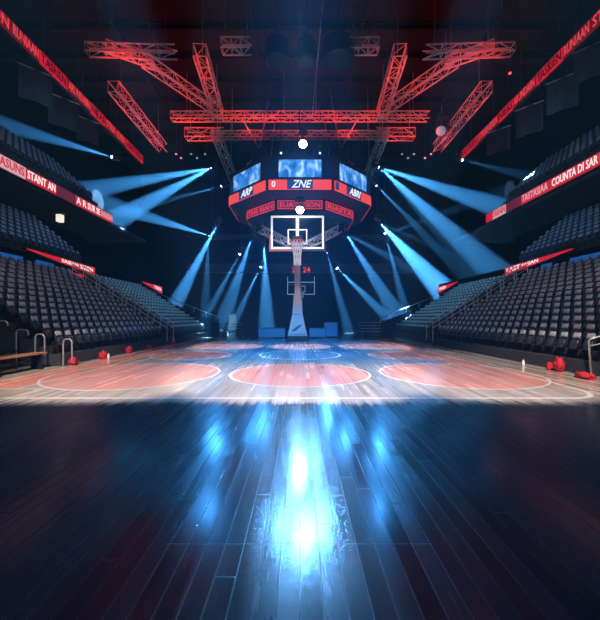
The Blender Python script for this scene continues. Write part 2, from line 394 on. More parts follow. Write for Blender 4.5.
for s in (-1, 1):
    nseat, nrow = NL[s]
    side = 'left' if s < 0 else 'right'
    for r in range(nrow):
        for i in range(nseat):
            if first: e = proto; first = False
            else:
                e = proto.copy(); COL.objects.link(e)
                for k in PROTO_KIDS: c = k.copy(); COL.objects.link(c); c.parent = e
            e.location = (s*(X0+r*DX+.26), seat_y(s, i), Z0+r*DZ+.001)
            e.rotation_euler = (0, 0, -s*PI/2 + random.uniform(-.012, .012))
            tag(e, 'black folding seat in the %s row up from the court, %s stand' % (ORD[r], side), 'seat', 'seats in the %s row of the %s stand' % (ORD[r], side))
# remaining seats: one mass
def seat_simple(b, M, m, lod=1):
    for (c, d, mm) in (((0, .05, .56), (.37, .07, .38), (0, 3)[m]), ((0, -.09, .46), (.32, .07, .30), (0, 3)[m]), ((0, .05, .73), (.28, .13, .16), (2, 1)[m])):  # pale tops over dark shells: highlights put into the colour
        b.cur = mm
        x, y, z = d[0]/2, d[1]/2, d[2]/2
        vs = [(-x,-y,-z),(x,-y,-z),(x,y,-z),(-x,y,-z),(-x*.86,-y*.6+.03,z),(x*.86,-y*.6+.03,z),(x*.86,y*.6+.03,z),(-x*.86,y*.6+.03,z)]
        b.add([M @ (Vector(v)+Vector(c)) for v in vs], [(0,3,2,1),(4,5,6,7),(0,1,5,4),(1,2,6,5),(2,3,7,6),(3,0,4,7)])
    b.cur = 0
    b.add([M @ Vector(v) for v in ((-.2,.03,0),(.2,.03,0),(.2,.03,.4),(-.2,.03,.4))], [(0,1,2,3)])
b = MB()
def SM(s, x, y, z): return Matrix.Translation((s*x, y, z)) @ Matrix.Rotation(-s*PI/2, 4, 'Z')
for s in (-1, 1):
    nseat, nrow = NL[s]
    for r in range(nrow, NR):
        for i in range(nseat): seat_simple(b, SM(s, X0+r*DX+.26, seat_y(s, i), Z0+r*DZ), 0)
    for r in range(NR):
        y = 23.1
        while y < 30.8: seat_simple(b, SM(s, X0+r*DX+.26, y, Z0+r*DZ), 1); y += .5
    for r in range(8):
        y = 14.5
        while y < 24.4: seat_simple(b, SM(s, 15.4+r*.44+.26, y, 5.6+r*.36), 1); y += .5
        y = 16
        while y < 27.4: seat_simple(b, SM(s, 16.4+r*.42+.26, y, 11.0+r*.37), 1); y += .5
tag(b.build('stadium_seats', [M_seat, M_seatblue, M_seathighlight, M_seatdark]), 'rows of empty stadium seats filling the upper rows and far stands', 'seats', kind='stuff')

# ------------------------------------------------------------------ rails by the stands
for s in (-1, 1):
    t = empty('stair_rail', (s*X0, 21.62, 0)); nm = 'left' if s < 0 else 'right'
    tag(t, 'sloping metal stair rail climbing the far end of the %s black seats' % nm, 'railing')
    for k, (dy, dz) in enumerate(((0, 1.05), (0, .75), (1.1, 1.05), (1.1, .72))):
        m = MB().tube([(0, dy, Z0+dz-.1), (s*NR*DX, dy, Z0+NR*DZ+dz-.1)], .032)
        m.build('rail', M_rail, t)
    for k in range(8):
        u = NR*DX*k/7
        for dy in (0, 1.1): MB().tube([(s*u, dy, Z0+u/DX*DZ-.2), (s*u, dy, Z0+u/DX*DZ+.95)], .028).build('post', M_rail, t)
def loop_rail(x, y, h, run, label, M=M_rail, r=.024, hang=.35):
    t = empty('hand_rail', (x, y, 0)); tag(t, label, 'railing')
    pts = [(0, 0, 0), (0, 0, h-.12)]+[(run*(.12-.12*math.cos(a))/abs(run) if run else 0, 0, h-.12+.12*math.sin(a)) for a in (PI/6, PI/3, PI/2)]
    sg = 1 if run > 0 else -1
    pts += [(run-sg*.12, 0, h)]+[(run-sg*.12+sg*.12*math.sin(a), 0, h-.12+.12*math.cos(a)) for a in (PI/6, PI/3, PI/2)]+[(run, 0, h-hang)]
    MB().tube(pts, r, 8).build('tube', M, t, smooth=True)
    MB().lathe([(.07, 0), (.07, .012), (.03, .02)], n=12).build('foot_plate', M, t)
    return t
loop_rail(-8.15, 11.7, .98, .30, 'bent metal hand rail beside the first red cloth, left stand', hang=.98*.85)
loop_rail(-9.05, 11.62, 1.15, .32, 'bent hand rail with short loop at the end of the wooden bench', hang=.8)
loop_rail(-9.75, 11.68, 1.3, .02+.4, 'tall thin rail post behind the wooden bench', hang=.2)
loop_rail(-10.5, 11.75, 1.6, .4, 'tall thin rail post behind the dark armchairs', hang=.2)
t = empty('hand_rail', (8.36, 9.75, 0)); tag(t, 'bent metal hand rail at the near end of the right stand', 'railing')
MB().tube([(0, 0, 0), (-.08, 0, 1.05), (0, -.05, 1.13), (.25, -.1, 1.2), (1.6, -.3, 1.75)], .026, 8).build('tube', M_rail, t, smooth=True)
MB().tube([(-.07, 0, .9), (.4, -.08, 1.0), (1.6, -.3, 1.5)], .018, 8).build('tube', M_rail, t, smooth=True)
MB().lathe([(.07, 0), (.07, .012), (.03, .02)], n=12).build('foot_plate', M_rail, t)

# ------------------------------------------------------------------ courtside bench table and dark armchairs (left)
t = empty('wooden_bench', (-8.75, 9.7, 0)); tag(t, 'long low bench with an orange wooden top beside the left stand', 'bench')
MB().rbox((0, 0, .53), (.42, 3.6, .05), .012).build('bench_top', M_wood, t)
for y in (-1.6, 0, 1.6):
    MB().box((0, y, .253), (.34, .06, .5)).box((0, y, .02), (.4, .1, .04)).build('leg', M_black, t)
MB().box((0, 0, .3), (.05, 3.3, .08)).build('stretcher', M_black, t)
def armchair(x, y, label):
    t = empty('padded_armchair', (x, y, 0), (0, 0, PI/2+.1)); tag(t, label, 'chair')
    MB().rbox((0, -.02, .47), (.6, .58, .2), .07).build('seat', M_seatb, t, smooth=True)
    MB().rbox((0, .3, .78), (.62, .16, .55), .07, Matrix.Rotation(-.15, 3, 'X')).build('backrest', M_seatb, t, smooth=True)
    for sx in (-1, 1):
        MB().rbox((sx*.34, .0, .62), (.1, .56, .09), .035).build('armrest', M_seat, t, smooth=True)
        for sy in (-1, 1): MB().tube([(sx*.32, sy*.24, 0), (sx*.30, sy*.22, .6)], .02).build('leg', M_black, t)
    return t
armchair(-9.65, 10.2, 'dark padded armchair behind the wooden bench, at the picture edge')
armchair(-9.7, 11.0, 'dark padded armchair behind the wooden bench, next to the rail posts')
armchair(-10.75, 11.3, 'dark padded armchair further back from the wooden bench')

# ------------------------------------------------------------------ red cloths, bottles at the foot of the stands
def lump(name, c, d, m, seed, label, cat, group=None):
    bm = bmesh.new(); bmesh.ops.create_icosphere(bm, subdivisions=3, radius=.5); rr = random.Random(seed)
    ph = [rr.uniform(0, 6) for _ in range(6)]
    for v in bm.verts:
        n = v.co.normalized(); k = 1+.30*math.sin(7*n.x+ph[0])*math.cos(6*n.y+ph[1])+.22*math.sin(9*n.z+8*n.y+ph[2])
        v.co = Vector((n.x*d[0]/2*k, n.y*d[1]/2*k, max(n.z*k, -.75)*d[2]/2+d[2]*.375))
    me = bpy.data.meshes.new(name); bm.to_mesh(me); bm.free(); me.materials.append(m); me.polygons.foreach_set('use_smooth', [True]*len(me.polygons))
    o = bpy.data.objects.new(name, me); COL.objects.link(o); o.location = c; return tag(o, label, cat, group)
for px, py, w_, h_, lb in ((73, 357, .36, .36, 'crumpled red cloth on floor beside the bent hand rail, left stand'),
        (103, 355, .42, .42, 'crumpled red cloth under the left stand, second from the hand rail'),
        (129, 352.5, .42, .45, 'crumpled red cloth under the left stand, midway along it'),
        (149, 349.5, .3, .28, 'small crumpled red cloth under the left stand'),
        (173, 347, .55, .36, 'crumpled red cloth at the far corner of the left stand')):
    X = -8.2; Y = F*X/(px-300); lump('red_cloth', (X, Y, 0), (.28, w_*.8, h_*.85), M_redcloth, px, lb, 'cloth')
lump('red_cloth', (8.2, 10.75, .0), (.22, .3, .5), M_redcloth, 3, 'tall crumpled red cloth leaning on the right stand', 'cloth')
lump('red_cloth', (8.2, 11.15, .0), (.2, .2, .26), M_redcloth, 5, 'little crumpled red cloth beside the tall one, right stand', 'cloth')
lump('red_cloth', (7.98, 9.55, 0), (.3, .6, .2), M_redcloth, 9, 'flat heap of red cloth on the floor by the right hand rail', 'cloth')
def bottle(x, y, label):
    t = empty('water_bottle', (x, y, 0)); tag(t, label, 'bottle')
    MB().lathe([(.035, 0), (.04, .02), (.04, .16), (.018, .2), (.018, .215)], n=12).build('body', M_white, t, smooth=True)
    MB().lathe([(.02, .216), (.02, .24)], n=12).build('cap', M_steel, t)
bottle(-8.0, 14.2, 'small white bottle standing on floor below the left stand')
bottle(7.95, 12.1, 'small white bottle standing on floor below the right stand')

# ------------------------------------------------------------------ end bleachers
for s in (-1, 1):
    t = empty('bleacher_bench', (s*8.9, 27.0, 0)); tag(t, 'low blue-lit tiered bench set at the far corner, %s side' % ('left' if s < 0 else 'right'), 'bleacher')
    # sits past the stands' corner, angled to the court end
    t.location = (s*8.2, 32.2, 0)
    for k in range(4):
        MB().rbox((0, k*.75, .42+.27*k), (4.6, .5, .07), .015).build('bench_plank', M_seatblue, t)
    f = MB()
    for u in (-2.2, -.8, .8, 2.2):
        for k in range(4): f.box((u, k*.75, (.39+.27*k)/2), (.07, .4, .385+.27*k))
        f.box((u, 1.12, .05), (.06, 2.6, .1))
    f.box((0, 1.12, .3), (4.5, .05, .06))
    f.build('frame', M_black, t)

# ------------------------------------------------------------------ blue boards behind the hoop
for x0, x1, yt, Y, lb in ((258, 285.5, 328, 28.5, 'low blue lit board standing left of the hoop base'),
                          (309, 326, 328, 28.5, 'low blue lit board standing right of the hoop base'),
                          (324, 338, 322, 29.6, 'taller blue lit board at the right end of the row')):
    a, c = at(x0, yt, Y), at(x1, yt, Y); t = empty('led_board', ((a.x+c.x)/2, Y, 0)); tag(t, lb, 'display board')
    w_ = c.x-a.x
    MB().rbox((0, .06, a.z/2+.03), (w_, .1, a.z-.06), .02).build('housing', M_black, t)
    MB().box((0, 0, a.z/2+.03), (w_-.1, .03, a.z-.16)).build('display_panel', M_blueboard, t)
    for sx in (-1, 1): MB().box((sx*(w_/2-.2), .12, .03), (.08, .6, .06)).build('foot', M_black, t)

# ------------------------------------------------------------------ main basketball hoop
H = empty('basketball_hoop', (0, 25.8, 0)); H.location.x = at(297.5, 0, 25.8).x
tag(H, 'tall free-standing basketball hoop with lit glass backboard and grey padded stanchion', 'basketball hoop')
MB().rbox((0, .55, .19), (1.55, 2.4, .38), .05).build('base', M_black, H)
b = MB()
def taper(b, z0, w0, y0a, y0b, z1, w1, y1a, y1b):
    b.add([(-w0/2, y0a, z0), (w0/2, y0a, z0), (w0/2, y0b, z0), (-w0/2, y0b, z0), (-w1/2, y1a, z1), (w1/2, y1a, z1), (w1/2, y1b, z1), (-w1/2, y1b, z1)],
          [(0,3,2,1),(4,5,6,7),(0,1,5,4),(1,2,6,5),(2,3,7,6),(3,0,4,7)])
taper(b, .38, 1.45, -.5, .9, 1.95, .80, -.1, .7)
b.build('lower_pad', M_pad, H)
b = MB(); taper(b, 1.98, .78, -.1, .7, 3.45, .56, .1, .6); b.build('upper_pad', M_pad, H)
b = MB().tube([(-.6, -.47, .5), (.6, -.47, .5)], .02); b.build('pad_trim', M_black, H)
# dark crescent emblem on the pad
em = MB(); P = []
for k in range(13):
    a = k/12; P.append((-.45+.8*a, .72+.46*math.sin(a*PI*.5)+.04*a))
for k in range(12, -1, -1):
    a = k/12; P.append((-.45+.8*a, .72+.46*math.sin(a*PI*.5)+.04*a-.26*math.sin(a*PI)**.8))
def padpt(u, v, h): 
    k = (v-.38)/(1.95-.38); return (u, -.5+.4*k-h, v)
em.prism(P, .0, .02, padpt); em.build('emblem', M_padn, H)
MB().box((0, .33, 5.0), (.44, .40, 3.15)).build('mast', M_pad, H)
b = MB()
for sx in (-1, 1): b.tube([(sx*.17, .3, 6.2), (sx*.3, -.85, 7.5)], .07, 8).tube([(sx*.17, .4, 6.5), (sx*.4, -.85, 8.4)], .05, 8)
b.box((0, -.9, 7.6), (.7, .08, .25))
b.build('support_arm', M_black, H)
BW, BZ0, BZ1, BY = 3.84, 6.72, 9.12, -1.1
g = MB().box((0, BY+.02, (BZ0+BZ1)/2), (BW-.12, .03, BZ1-BZ0-.12)).build('backboard', M_glass, H)
b = MB(); T = .13
for z in (BZ0+T/2, BZ1-T/2): b.box((0, BY, z), (BW, .08, T))
for x in (-1, 1): b.box((x*(BW/2-T/2), BY, (BZ0+BZ1)/2), (T, .08, BZ1-BZ0-2*T-.001))
b.build('backboard_frame', mat('glowing_white_frame', (.85, .85, .87), .35, emit=(.85, .9, 1), es=.65), H)  # emission stands in for bright light on the frame and square
b = MB(); iz0, iz1, iw = 7.05, 8.15, 1.42; t_ = .08
for z in (iz0+t_/2, iz1-t_/2): b.box((0, BY-.01, z), (iw, .02, t_))
for x in (-1, 1): b.box((x*(iw/2-t_/2), BY-.01, (iz0+iz1)/2), (t_, .02, iz1-iz0-2*t_-.001))
b.box((0, BY-.012, (iz1+BZ1-T)/2-.25), (.22, .02, BZ1-T-iz1+.5))
b.build('target_square', MATS['glowing_white_frame'], H)
for sx, m in ((-1, M_padr), (1, M_padn)):  # left piece salmon: a pink reflection put into its colour
    MB().rbox((sx*(BW/4+.03), BY, BZ0-.09), (BW/2, .16, .17), .04).rbox((sx*(BW/2+.07), BY, BZ0+.32), (.12, .16, 1.0), .03).build('edge_padding', m, H)
RZ, RY, RR = 7.12, BY-.72, .47
ring = [(RR*math.cos(2*PI*k/32), RY+RR*math.sin(2*PI*k/32), RZ) for k in range(32)]
rm = MB().tube(ring, .045, 8, close=True).box((0, BY-.13, RZ-.05), (.5, .22, .22)); rm.tube([(-.2, BY-.2, RZ-.12), (0, RY+RR, RZ)], .03).tube([(.2, BY-.2, RZ-.12), (0, RY+RR, RZ)], .03)
rm.build('rim', M_rim, H)
b = MB(); lv = [(RR, RZ), (RR*.80, RZ-.35), (RR*.62, RZ-.7), (RR*.52, RZ-1.05), (RR*.5, RZ-1.7)]; n = 12
for d_ in (1, -1):
    for k in range(n):
        pts = []
        for j, (r_, z) in enumerate(lv):
            a = 2*PI*(k+d_*j*.5)/n; pts.append((r_*math.cos(a), RY+r_*math.sin(a), z))
        b.tube(pts, .028, 4)
b.build('net', M_net, H)

# smaller hoop behind, with a shot clock on top
R2 = empty('basketball_hoop', (at(301, 0, 38).x, 38, 0)); tag(R2, 'smaller far basketball hoop with red shot clock, half hidden behind the tall stanchion', 'basketball hoop')
MB().rbox((0, .8, .25), (1.2, 2, .5), .05).build('base', M_black, R2)
MB().box((0, .5, 2.6), (.3, .3, 4.3)).build('mast', M_pad, R2)
MB().tube([(0, .5, 4.6), (0, .05, 5.0)], .1).build('support_arm', M_steel, R2)
z0, z1, w_ = 4.35, 5.7, 3.0
MB().box((0, 0, (z0+z1)/2), (w_-.1, .03, z1-z0-.1)).build('backboard', M_glass, R2)
b = MB(); 
for z in (z0, z1): b.box((0, -.02, z), (w_, .05, .07))
for x in (-1, 1): b.box((x*w_/2, -.02, (z0+z1)/2), (.07, .05, z1-z0)).box((x*w_/2, -.02, z1+.3), (.05, .05, .6))
b.box((0, -.03, 4.6), (.9, .03, .05)).box((0, -.03, 5.25), (.9, .03, .05)).box((-.45, -.03, 4.92), (.05, .03, .6)).box((.45, -.03, 4.92), (.05, .03, .6))
b.build('backboard_frame', mat('faint_glow_frame', (.8, .8, .85), .4, emit=(.3, .6, .8), es=.35), R2)  # slight emission brightens this frame, no lamp in it
MB().tube([(.4*math.cos(2*PI*k/20), -.5+.4*math.sin(2*PI*k/20), 4.65) for k in range(20)], .04, 6, close=True).box((0, -.08, 4.62), (.3, .14, .12)).build('rim', M_rim, R2)
b = MB()
for d_ in (1, -1):
    for k in range(8):
        b.tube([(r_*math.cos(2*PI*(k+d_*j*.5)/8), -.5+r_*math.sin(2*PI*(k+d_*j*.5)/8), z) for j, (r_, z) in enumerate(((.4, 4.65), (.3, 4.3), (.22, 3.9)))], .018, 4)
b.build('net', M_net, R2)
MB().rbox((0, .1, 7.05), (2.1, .25, .9), .04).box((0, .12, 6.2), (.12, .1, .9)).build('shot_clock', M_black, R2)
for x in (-.62, .62):
    text('clock_digits', '24', M_letterred, frame((x, -.05, 7.05), (1, 0, 0), (0, 0, 1)), .85, R2)

# ------------------------------------------------------------------ octagonal scoreboard
CY = 31.0
J = empty('hanging_scoreboard', (0, CY, 0)); tag(J, 'large black octagonal scoreboard with blue screens hanging over the far court', 'scoreboard')
def octa(a): return [(a/math.cos(PI/8)*math.cos(-PI/2-PI/8+k*PI/4), a/math.cos(PI/8)*math.sin(-PI/2-PI/8+k*PI/4)) for k in range(8)]
def drum(rings):
    b = MB(); n = len(rings); vs = []
    for a, z in rings: vs += [(x, y, z) for x, y in octa(a)]
    fs = [tuple(range(8))[::-1], tuple((n-1)*8+k for k in range(8))]
    for i in range(n-1):
        for k in range(8): fs.append((i*8+k, i*8+(k+1)%8, (i+1)*8+(k+1)%8, (i+1)*8+k))
    return b.add(vs, fs)
A1, A2 = 5.9, 4.5
drum([(A1-.9, 10.95), (A1, 11.05), (A1, 13.75), (A1-.5, 13.9)]).build('upper_housing', M_black, J)
drum([(A2-.3, 9.85), (A2, 10.05), (A2, 10.97)]).build('lower_housing', M_black, J)
def face(a, k, z, u, w2=0):     # face k (0 = towards the camera): centre point at apothem a
    an = -PI/2+k*PI/4; n = Vector((math.cos(an), math.sin(an), 0)); t = Vector((-math.sin(an), math.cos(an), 0)); return n*a+t*u+Vector((0, 0, z)), t, n
def panel(a, k, z, h, w_, d_, name, m, parent, u=0):
    c, t, n = face(a, k, z, u); M = Matrix((t, n, (0, 0, 1))).transposed()
    return MB().rbox(c, (w_, d_, h), .01, M).build(name, m, parent)
words_ = {0: 'ZNE', -1: 'ARP', 1: 'ABRI', 2: 'ARP', -2: 'ZNE', 3: 'ABRI', -3: 'ZNE', 4: 'ARP'}
ringw = {0: 'EUASV SION', -1: 'THE RIAN', 1: 'RIASTA', 2: 'EUASV', -2: 'SION', 3: 'RIAS', -3: 'THE', 4: 'RIAN'}
side = 2*A1*math.tan(PI/8); side2 = 2*A2*math.tan(PI/8)
for k in (0, -1, 1, 2, -2, 3, -3, 4):
    wsc = 3.15 if k == 0 else 3.5
    panel(A1+.03, k, 12.72, 1.42, wsc+.16, .06, 'screen_surround', M_black, J)
    sc = panel(A1+.07, k, 12.72, 1.26, wsc, .06, 'video_screen', M_screen, J)
    rb = panel(A1+.06, k, 11.52, .72, side-.25, .1, 'ribbon_display', M_ledred, J)
    panel(A1+.09, k, 11.52, .70, 1.9, .08, 'logo_panel', M_lednavy, rb)
    c, t, n = face(A1+.15, k, 11.52, .05); text('lettering', words_[k], M_jw, frame(c, t, (0, 0, 1)), .78, rb, .01, .35, 1.5)
    if k == 0: c, t, n = face(A1+.13, k, 11.52, -1.95); text('lettering', '0', M_jw, frame(c, t, (0, 0, 1)), .6, rb, .01)
    if k == 1: panel(A1+.11, k, 11.52, .6, .4, .04, 'logo_panel', M_lednavy, rb, -side/2+.35)
    r2 = panel(A2+.05, k, 10.5, .66, side2-.2, .08, 'lower_display', M_leddark, J)
    b = MB(); M2 = None
    for dz in (-.3, .3):
        c, t, n = face(A2+.1, k, 10.5+dz, 0); MM = Matrix((t, n, (0, 0, 1))).transposed(); b.box(c, (side2-.25, .03, .05), MM)
    for du in (-1, 1):
        c, t, n = face(A2+.1, k, 10.5, du*(side2/2-.15)); b.box(c, (.05, .03, .6), MM)
    b.build('display_border', M_letterred, r2)
    c, t, n = face(A2+.11, k, 10.48, 0); text('lettering', ringw[k], M_letterred, frame(c, t, (0, 0, 1)), .52, r2, .01, 0, side2-.6)
for x, y in ((-3.5, -3.5), (3.5, -3.5), (-3.5, 3.5), (3.5, 3.5)):
    MB().tube([(x, y, 13.8), (x*.7, y*.7, ZR)], .05).build('hanging_cable', M_steel, J)
    MB().tube([(x*1.2, y*1.2, 13.8), (x*.9, y*.9, 15.2), (x*1.3, y*1.3, 17.3)], .05).build('rigging_arm', M_truss, J)
b = MB()
for k in range(5): b.rbox((-3.2+k*1.6, -4.6, 14.35), (1.1, .7, .85), .05)
b.build('rigging_box', M_black, J)
# silver lattice arms in a V under the scoreboard
def lattice(b, p, q, w_, n, r, rd):
    p, q = Vector(p), Vector(q); t = (q-p).normalized(); up = Vector((0, 0, 1)) if abs(t.z) < .9 else Vector((0, 1, 0))
    u = t.cross(up).normalized()*w_/2; v = u.cross(t).normalized()*w_/2; cs = [u+v, u-v, -u-v, -u+v]
    for i in range(n):
        a, c = p.lerp(q, i/n), p.lerp(q, (i+1)/n)
        for k in range(4):
            c0, c1 = cs[k], cs[(k+1)%4]
            if (i+k) % 2: c0, c1 = c1, c0
            b.tube([a+c0, c+c1], rd, 4)
            b.tube([a+cs[k], a+cs[(k+1)%4]], rd*.8, 4)
    return cs
for s in (-1, 1):
    t = empty('silver_truss_arm', (0, 27.2, 0)); tag(t, 'short silver lattice arm rising %s behind the glass backboard' % ('left' if s < 0 else 'right'), 'truss arm')
    p = Vector((s*.35, 0, CAMZ+(318-247)*27.2/F)); q = Vector((s*3.2, .4, CAMZ+(318-228)*27.2/F)); b = MB()
    cs = lattice(b, p, q, .55, 6, .07, .05); b.build('lattice', M_white, t)
    for c in cs: MB().tube([p+c, q+c], .07, 6).build('chord', M_white, t)
    MB().rbox((s*3.35, .4, q.z+.05), (.45, .6, .7), .06).build('end_block', M_black, t)
    MB().tube([(s*3.2, .4, q.z), (s*3.0, 1.6, 9.79)], .06).build('hanger', M_steel, t)

# ------------------------------------------------------------------ roof trusses
TZ = CAMZ+16
def truss(p, q, label, w_=.75, n=None, group=None):
    p, q = Vector(p), Vector(q); L = (q-p).length; n = n or max(3, round(L/1.0))
    t = empty('roof_truss', p); tag(t, label, 'truss', group)
    b = MB(); o = Vector((0, 0, 0)); cs = lattice(b, o, q-p, w_, n, .035, .026); b.build('lattice', M_truss, t)
    for c in cs: MB().tube([c, q-p+c], .05, 6).build('chord', M_truss, t)
    for f_ in (.12, .88):
        m = (q-p)*f_; MB().tube([m+Vector((0, 0, w_/2)), (m.x, m.y, ZR-p.z)], .02, 4).build('hanger_cable', M_steel, t)
for s in (-1, 1):
    nm = 'left' if s < 0 else 'right'
    truss((s*12.4, 19.8, TZ-.35), (s*7.3, 20.0, TZ-.35), 'red-lit short truss nearest the %s red ribbon, crossing the roof front' % nm, .5)
    truss((s*12.9, 23.5, TZ), (s*12.9, 32, TZ), 'long red-lit truss running deep along the %s roof side' % nm)
    truss((s*6.0, 20.3, TZ), (s*6.45, 27.0, TZ+.02), 'steep red-lit truss forming the %s side of the middle opening' % nm)
    truss((s*10.2, 22.3, TZ+.9), (s*7.0, 27.4, TZ+.95), 'slanting red-lit truss crossing diagonally over the %s roof' % nm, .65)
    truss((s*10.0, 29.8, TZ+.1), (s*6.6, 29.8, TZ+.1), 'red-lit truss piece outside the far corner, %s of the scoreboard' % nm)
    truss((s*6.9, 27.5, TZ-.9), (s*6.4, 32.5, TZ-2.6), 'red-lit truss dropping beside the scoreboard on its %s' % nm, .6)
    truss((s*12.0, 21.0, TZ+.8), (s*9.6, 22.5, TZ+.85), 'short stub of red-lit truss within the %s roof bay' % nm, .5)
    truss((s*4.6, 20, TZ), (s*2.9, 20, TZ), 'tiny red-lit truss piece beside the %s black roof drum' % nm, .6)
truss((-10.2, 27.0, TZ), (-.05, 27.0, TZ), 'red-lit cross truss above the scoreboard, its left half', .55, 14)
truss((.05, 27.0, TZ), (10.2, 27.0, TZ), 'red-lit cross truss above the scoreboard, its right half', .55, 14)
truss((-7.6, 29.0, TZ-.4), (7.6, 29.0, TZ-.4), 'red-lit second cross truss close behind the first one', .5, 20)
# black drums, cable, small lamps under the roof
for px, r_, lb in ((277, .72, 'black hanging drum speaker left of the roof centre'), (306, .6, 'black hanging drum speaker at the roof centre'), (338, .95, 'widest black hanging drum speaker, right of centre')):
    p = at(px, 52, 20.4); t = empty('drum_speaker', p); tag(t, lb, 'speaker')
    MB().lathe([(r_*.8, -.65), (r_, -.55), (r_, .5), (r_*.85, .65)], n=24).build('drum', M_black, t)
    MB().tube([(0, 0, .6), (0, 0, ZR-p.z-.1)], .04).build('hanger', M_black, t)
a, c = at(323, 0, 19.9), at(312, 118, 27.0)
tag(MB().tube([a, a.lerp(c, .5)+Vector((0, 0, -.15)), c], .035, 6).build('roof_cable', M_steel), 'long thin cable running down the roof towards the scoreboard', 'cable')

# ------------------------------------------------------------------ spotlights
def basis(d):
    return d.to_track_quat('Z', 'Y').to_matrix()
def moving_head(px, py, Y, beams, label, sc=1.0, energy=3000, hang=None, lens=None, color=(.38, .74, 1), lr=.10, lname='beam'):
    p = at(px, py, Y); t = empty('stage_spotlight', p); tag(t, label, 'spotlight')
    tg = [at(*q) for q in [bm[0] for bm in beams]]
    d = (tg[0]-p).normalized(); R = basis(d)
    MB().lathe([(.12*sc, -.62*sc), (.19*sc, -.5*sc), (.19*sc, -.2*sc), (.22*sc, -.1*sc), (.22*sc, 0)], R, 16, (0, 0, 0)).build('lamp_head', M_black, t, smooth=False)
    MB().lathe([(lr*sc, .002), (lr*.92*sc, .04*sc), (lr*.6*sc, .08*sc), (.01, .095*sc)], R, 16).build('lens', lens or M_lens, t, smooth=True)
    c = R @ Vector((0, 0, -.3*sc)); sx = .27*sc
    b = MB().tube([c+Vector((-sx, 0, 0)), c+Vector((-sx, 0, .38*sc)), c+Vector((sx, 0, .38*sc)), c+Vector((sx, 0, 0))], .03*sc, 6)
    b.tube([c+Vector((-sx, 0, 0)), c+Vector((sx, 0, 0))], .03*sc, 6); b.build('yoke', M_black, t)
    MB().rbox(c+Vector((0, 0, .48*sc)), (.4*sc, .32*sc, .16*sc), .02).build('base', M_black, t)
    top = hang if hang is not None else ZR
    MB().tube([c+Vector((0, 0, .5*sc)), Vector((c.x, c.y, top-p.z))], .022, 6).build('hanger_pole', M_black, t)
    for (q, ang, e), T in zip(beams, tg):
        dd = (T-p).normalized()
        o = lamp(lname, 'SPOT', p+d*(.16*sc), energy*e, color if e > .005 else (.05, .34, 1), T, .25 if lname == 'key' else .06, ang, .35)  # weakest entries are extra blue spots added to streak the floor
        o.location = o.location - p; o.parent = t
        o.rotation_euler = dd.to_track_quat('-Z', 'Y').to_euler()
    return t
BE = 2000000
moving_head(112, 157, 28, [((28, 132, 24.5), 11, .26)], 'blue stage spotlight below the left red roof ribbon, its beam lying flat', energy=BE)
moving_head(212, 168, 29, [((80, 192, 31.5), 9, 1.2), ((300, 560, 9), 40, 0.0005), ((95, 232, 31.5), 12, 1)], 'blue stage spotlight at the upper left of the scoreboard with wide twin beams', energy=BE)
moving_head(222, 186, 30, [((150, 205, 31), 6, .25)], 'faint blue spotlight just left of the scoreboard ribbon', energy=BE)
moving_head(217, 225, 33, [((182, 292, 40), 9, 1.6), ((300, 560, 9), 40, 0.0008)], 'bright blue spotlight left of the hoop with a steep slanting beam', energy=BE)
moving_head(210, 236, 37, [((155, 219, 37), 11, .8), ((208, 285, 33), 6, .2)], 'blue spotlight left of the hoop shooting its beam outward and level', energy=BE)
moving_head(252, 237, 29, [((234, 290, 36), 9, .7), ((300, 560, 9), 40, 0.0005)], 'blue spotlight under the left silver arm, beam pointing down', energy=BE, hang=9.85)
moving_head(264, 245, 32, [((266, 300, 38), 11, .8), ((290, 560, 9), 40, .0005)], 'blue spotlight beside the backboard with a vertical beam', energy=BE, hang=9.85)
moving_head(240, 254, 36, [((215, 300, 35), 8, .3)], 'small far blue spotlight low between the two left beams', energy=BE)
moving_head(261, 267, 38, [((240, 310, 36), 8, .35)], 'lowest small blue spotlight left of the hoop', energy=BE)
moving_head(378, 167, 29, [((500, 208, 31), 10, 1.2), ((300, 560, 9), 40, 0.0005), ((470, 250, 32), 11, 1.2), ((420, 215, 30), 5, .35)], 'blue stage spotlight at the upper right of the scoreboard with fanned beams', energy=BE)
moving_head(376, 185, 30, [((415, 225, 32), 7, .3)], 'faint blue spotlight just right of the scoreboard ribbon', energy=BE)
moving_head(379, 222, 31, [((452, 300, 41), 13, 2.6), ((300, 560, 9), 40, 0.0008), ((470, 262, 42), 5, .12)], 'brightest blue spotlight right of the hoop with a wide slanting beam', energy=BE)
moving_head(385, 233, 33, [((396, 275, 32), 7, .35), ((432, 216, 34), 7, .14)], 'small blue spotlight below the brightest right one', energy=BE)
moving_head(345, 232, 29, [((388, 300, 37), 9, .9), ((300, 560, 9), 40, 0.0005), ((400, 262, 38), 6, .35)], 'blue spotlight at the end of the right silver arm', energy=BE, hang=9.85)
moving_head(337, 268, 36, [((380, 310, 34), 10, .45)], 'lowest small blue spotlight right of the hoop', energy=BE)
moving_head(327, 252, 33, [((340, 300, 36), 8, .5), ((310, 560, 9), 40, .0005)], 'blue spotlight beside the backboard on its right', energy=BE, hang=9.85)
moving_head(462, 160, 29, [((560, 184, 25.5), 10, .05)], 'blue spotlight below the right red roof ribbon', energy=BE)
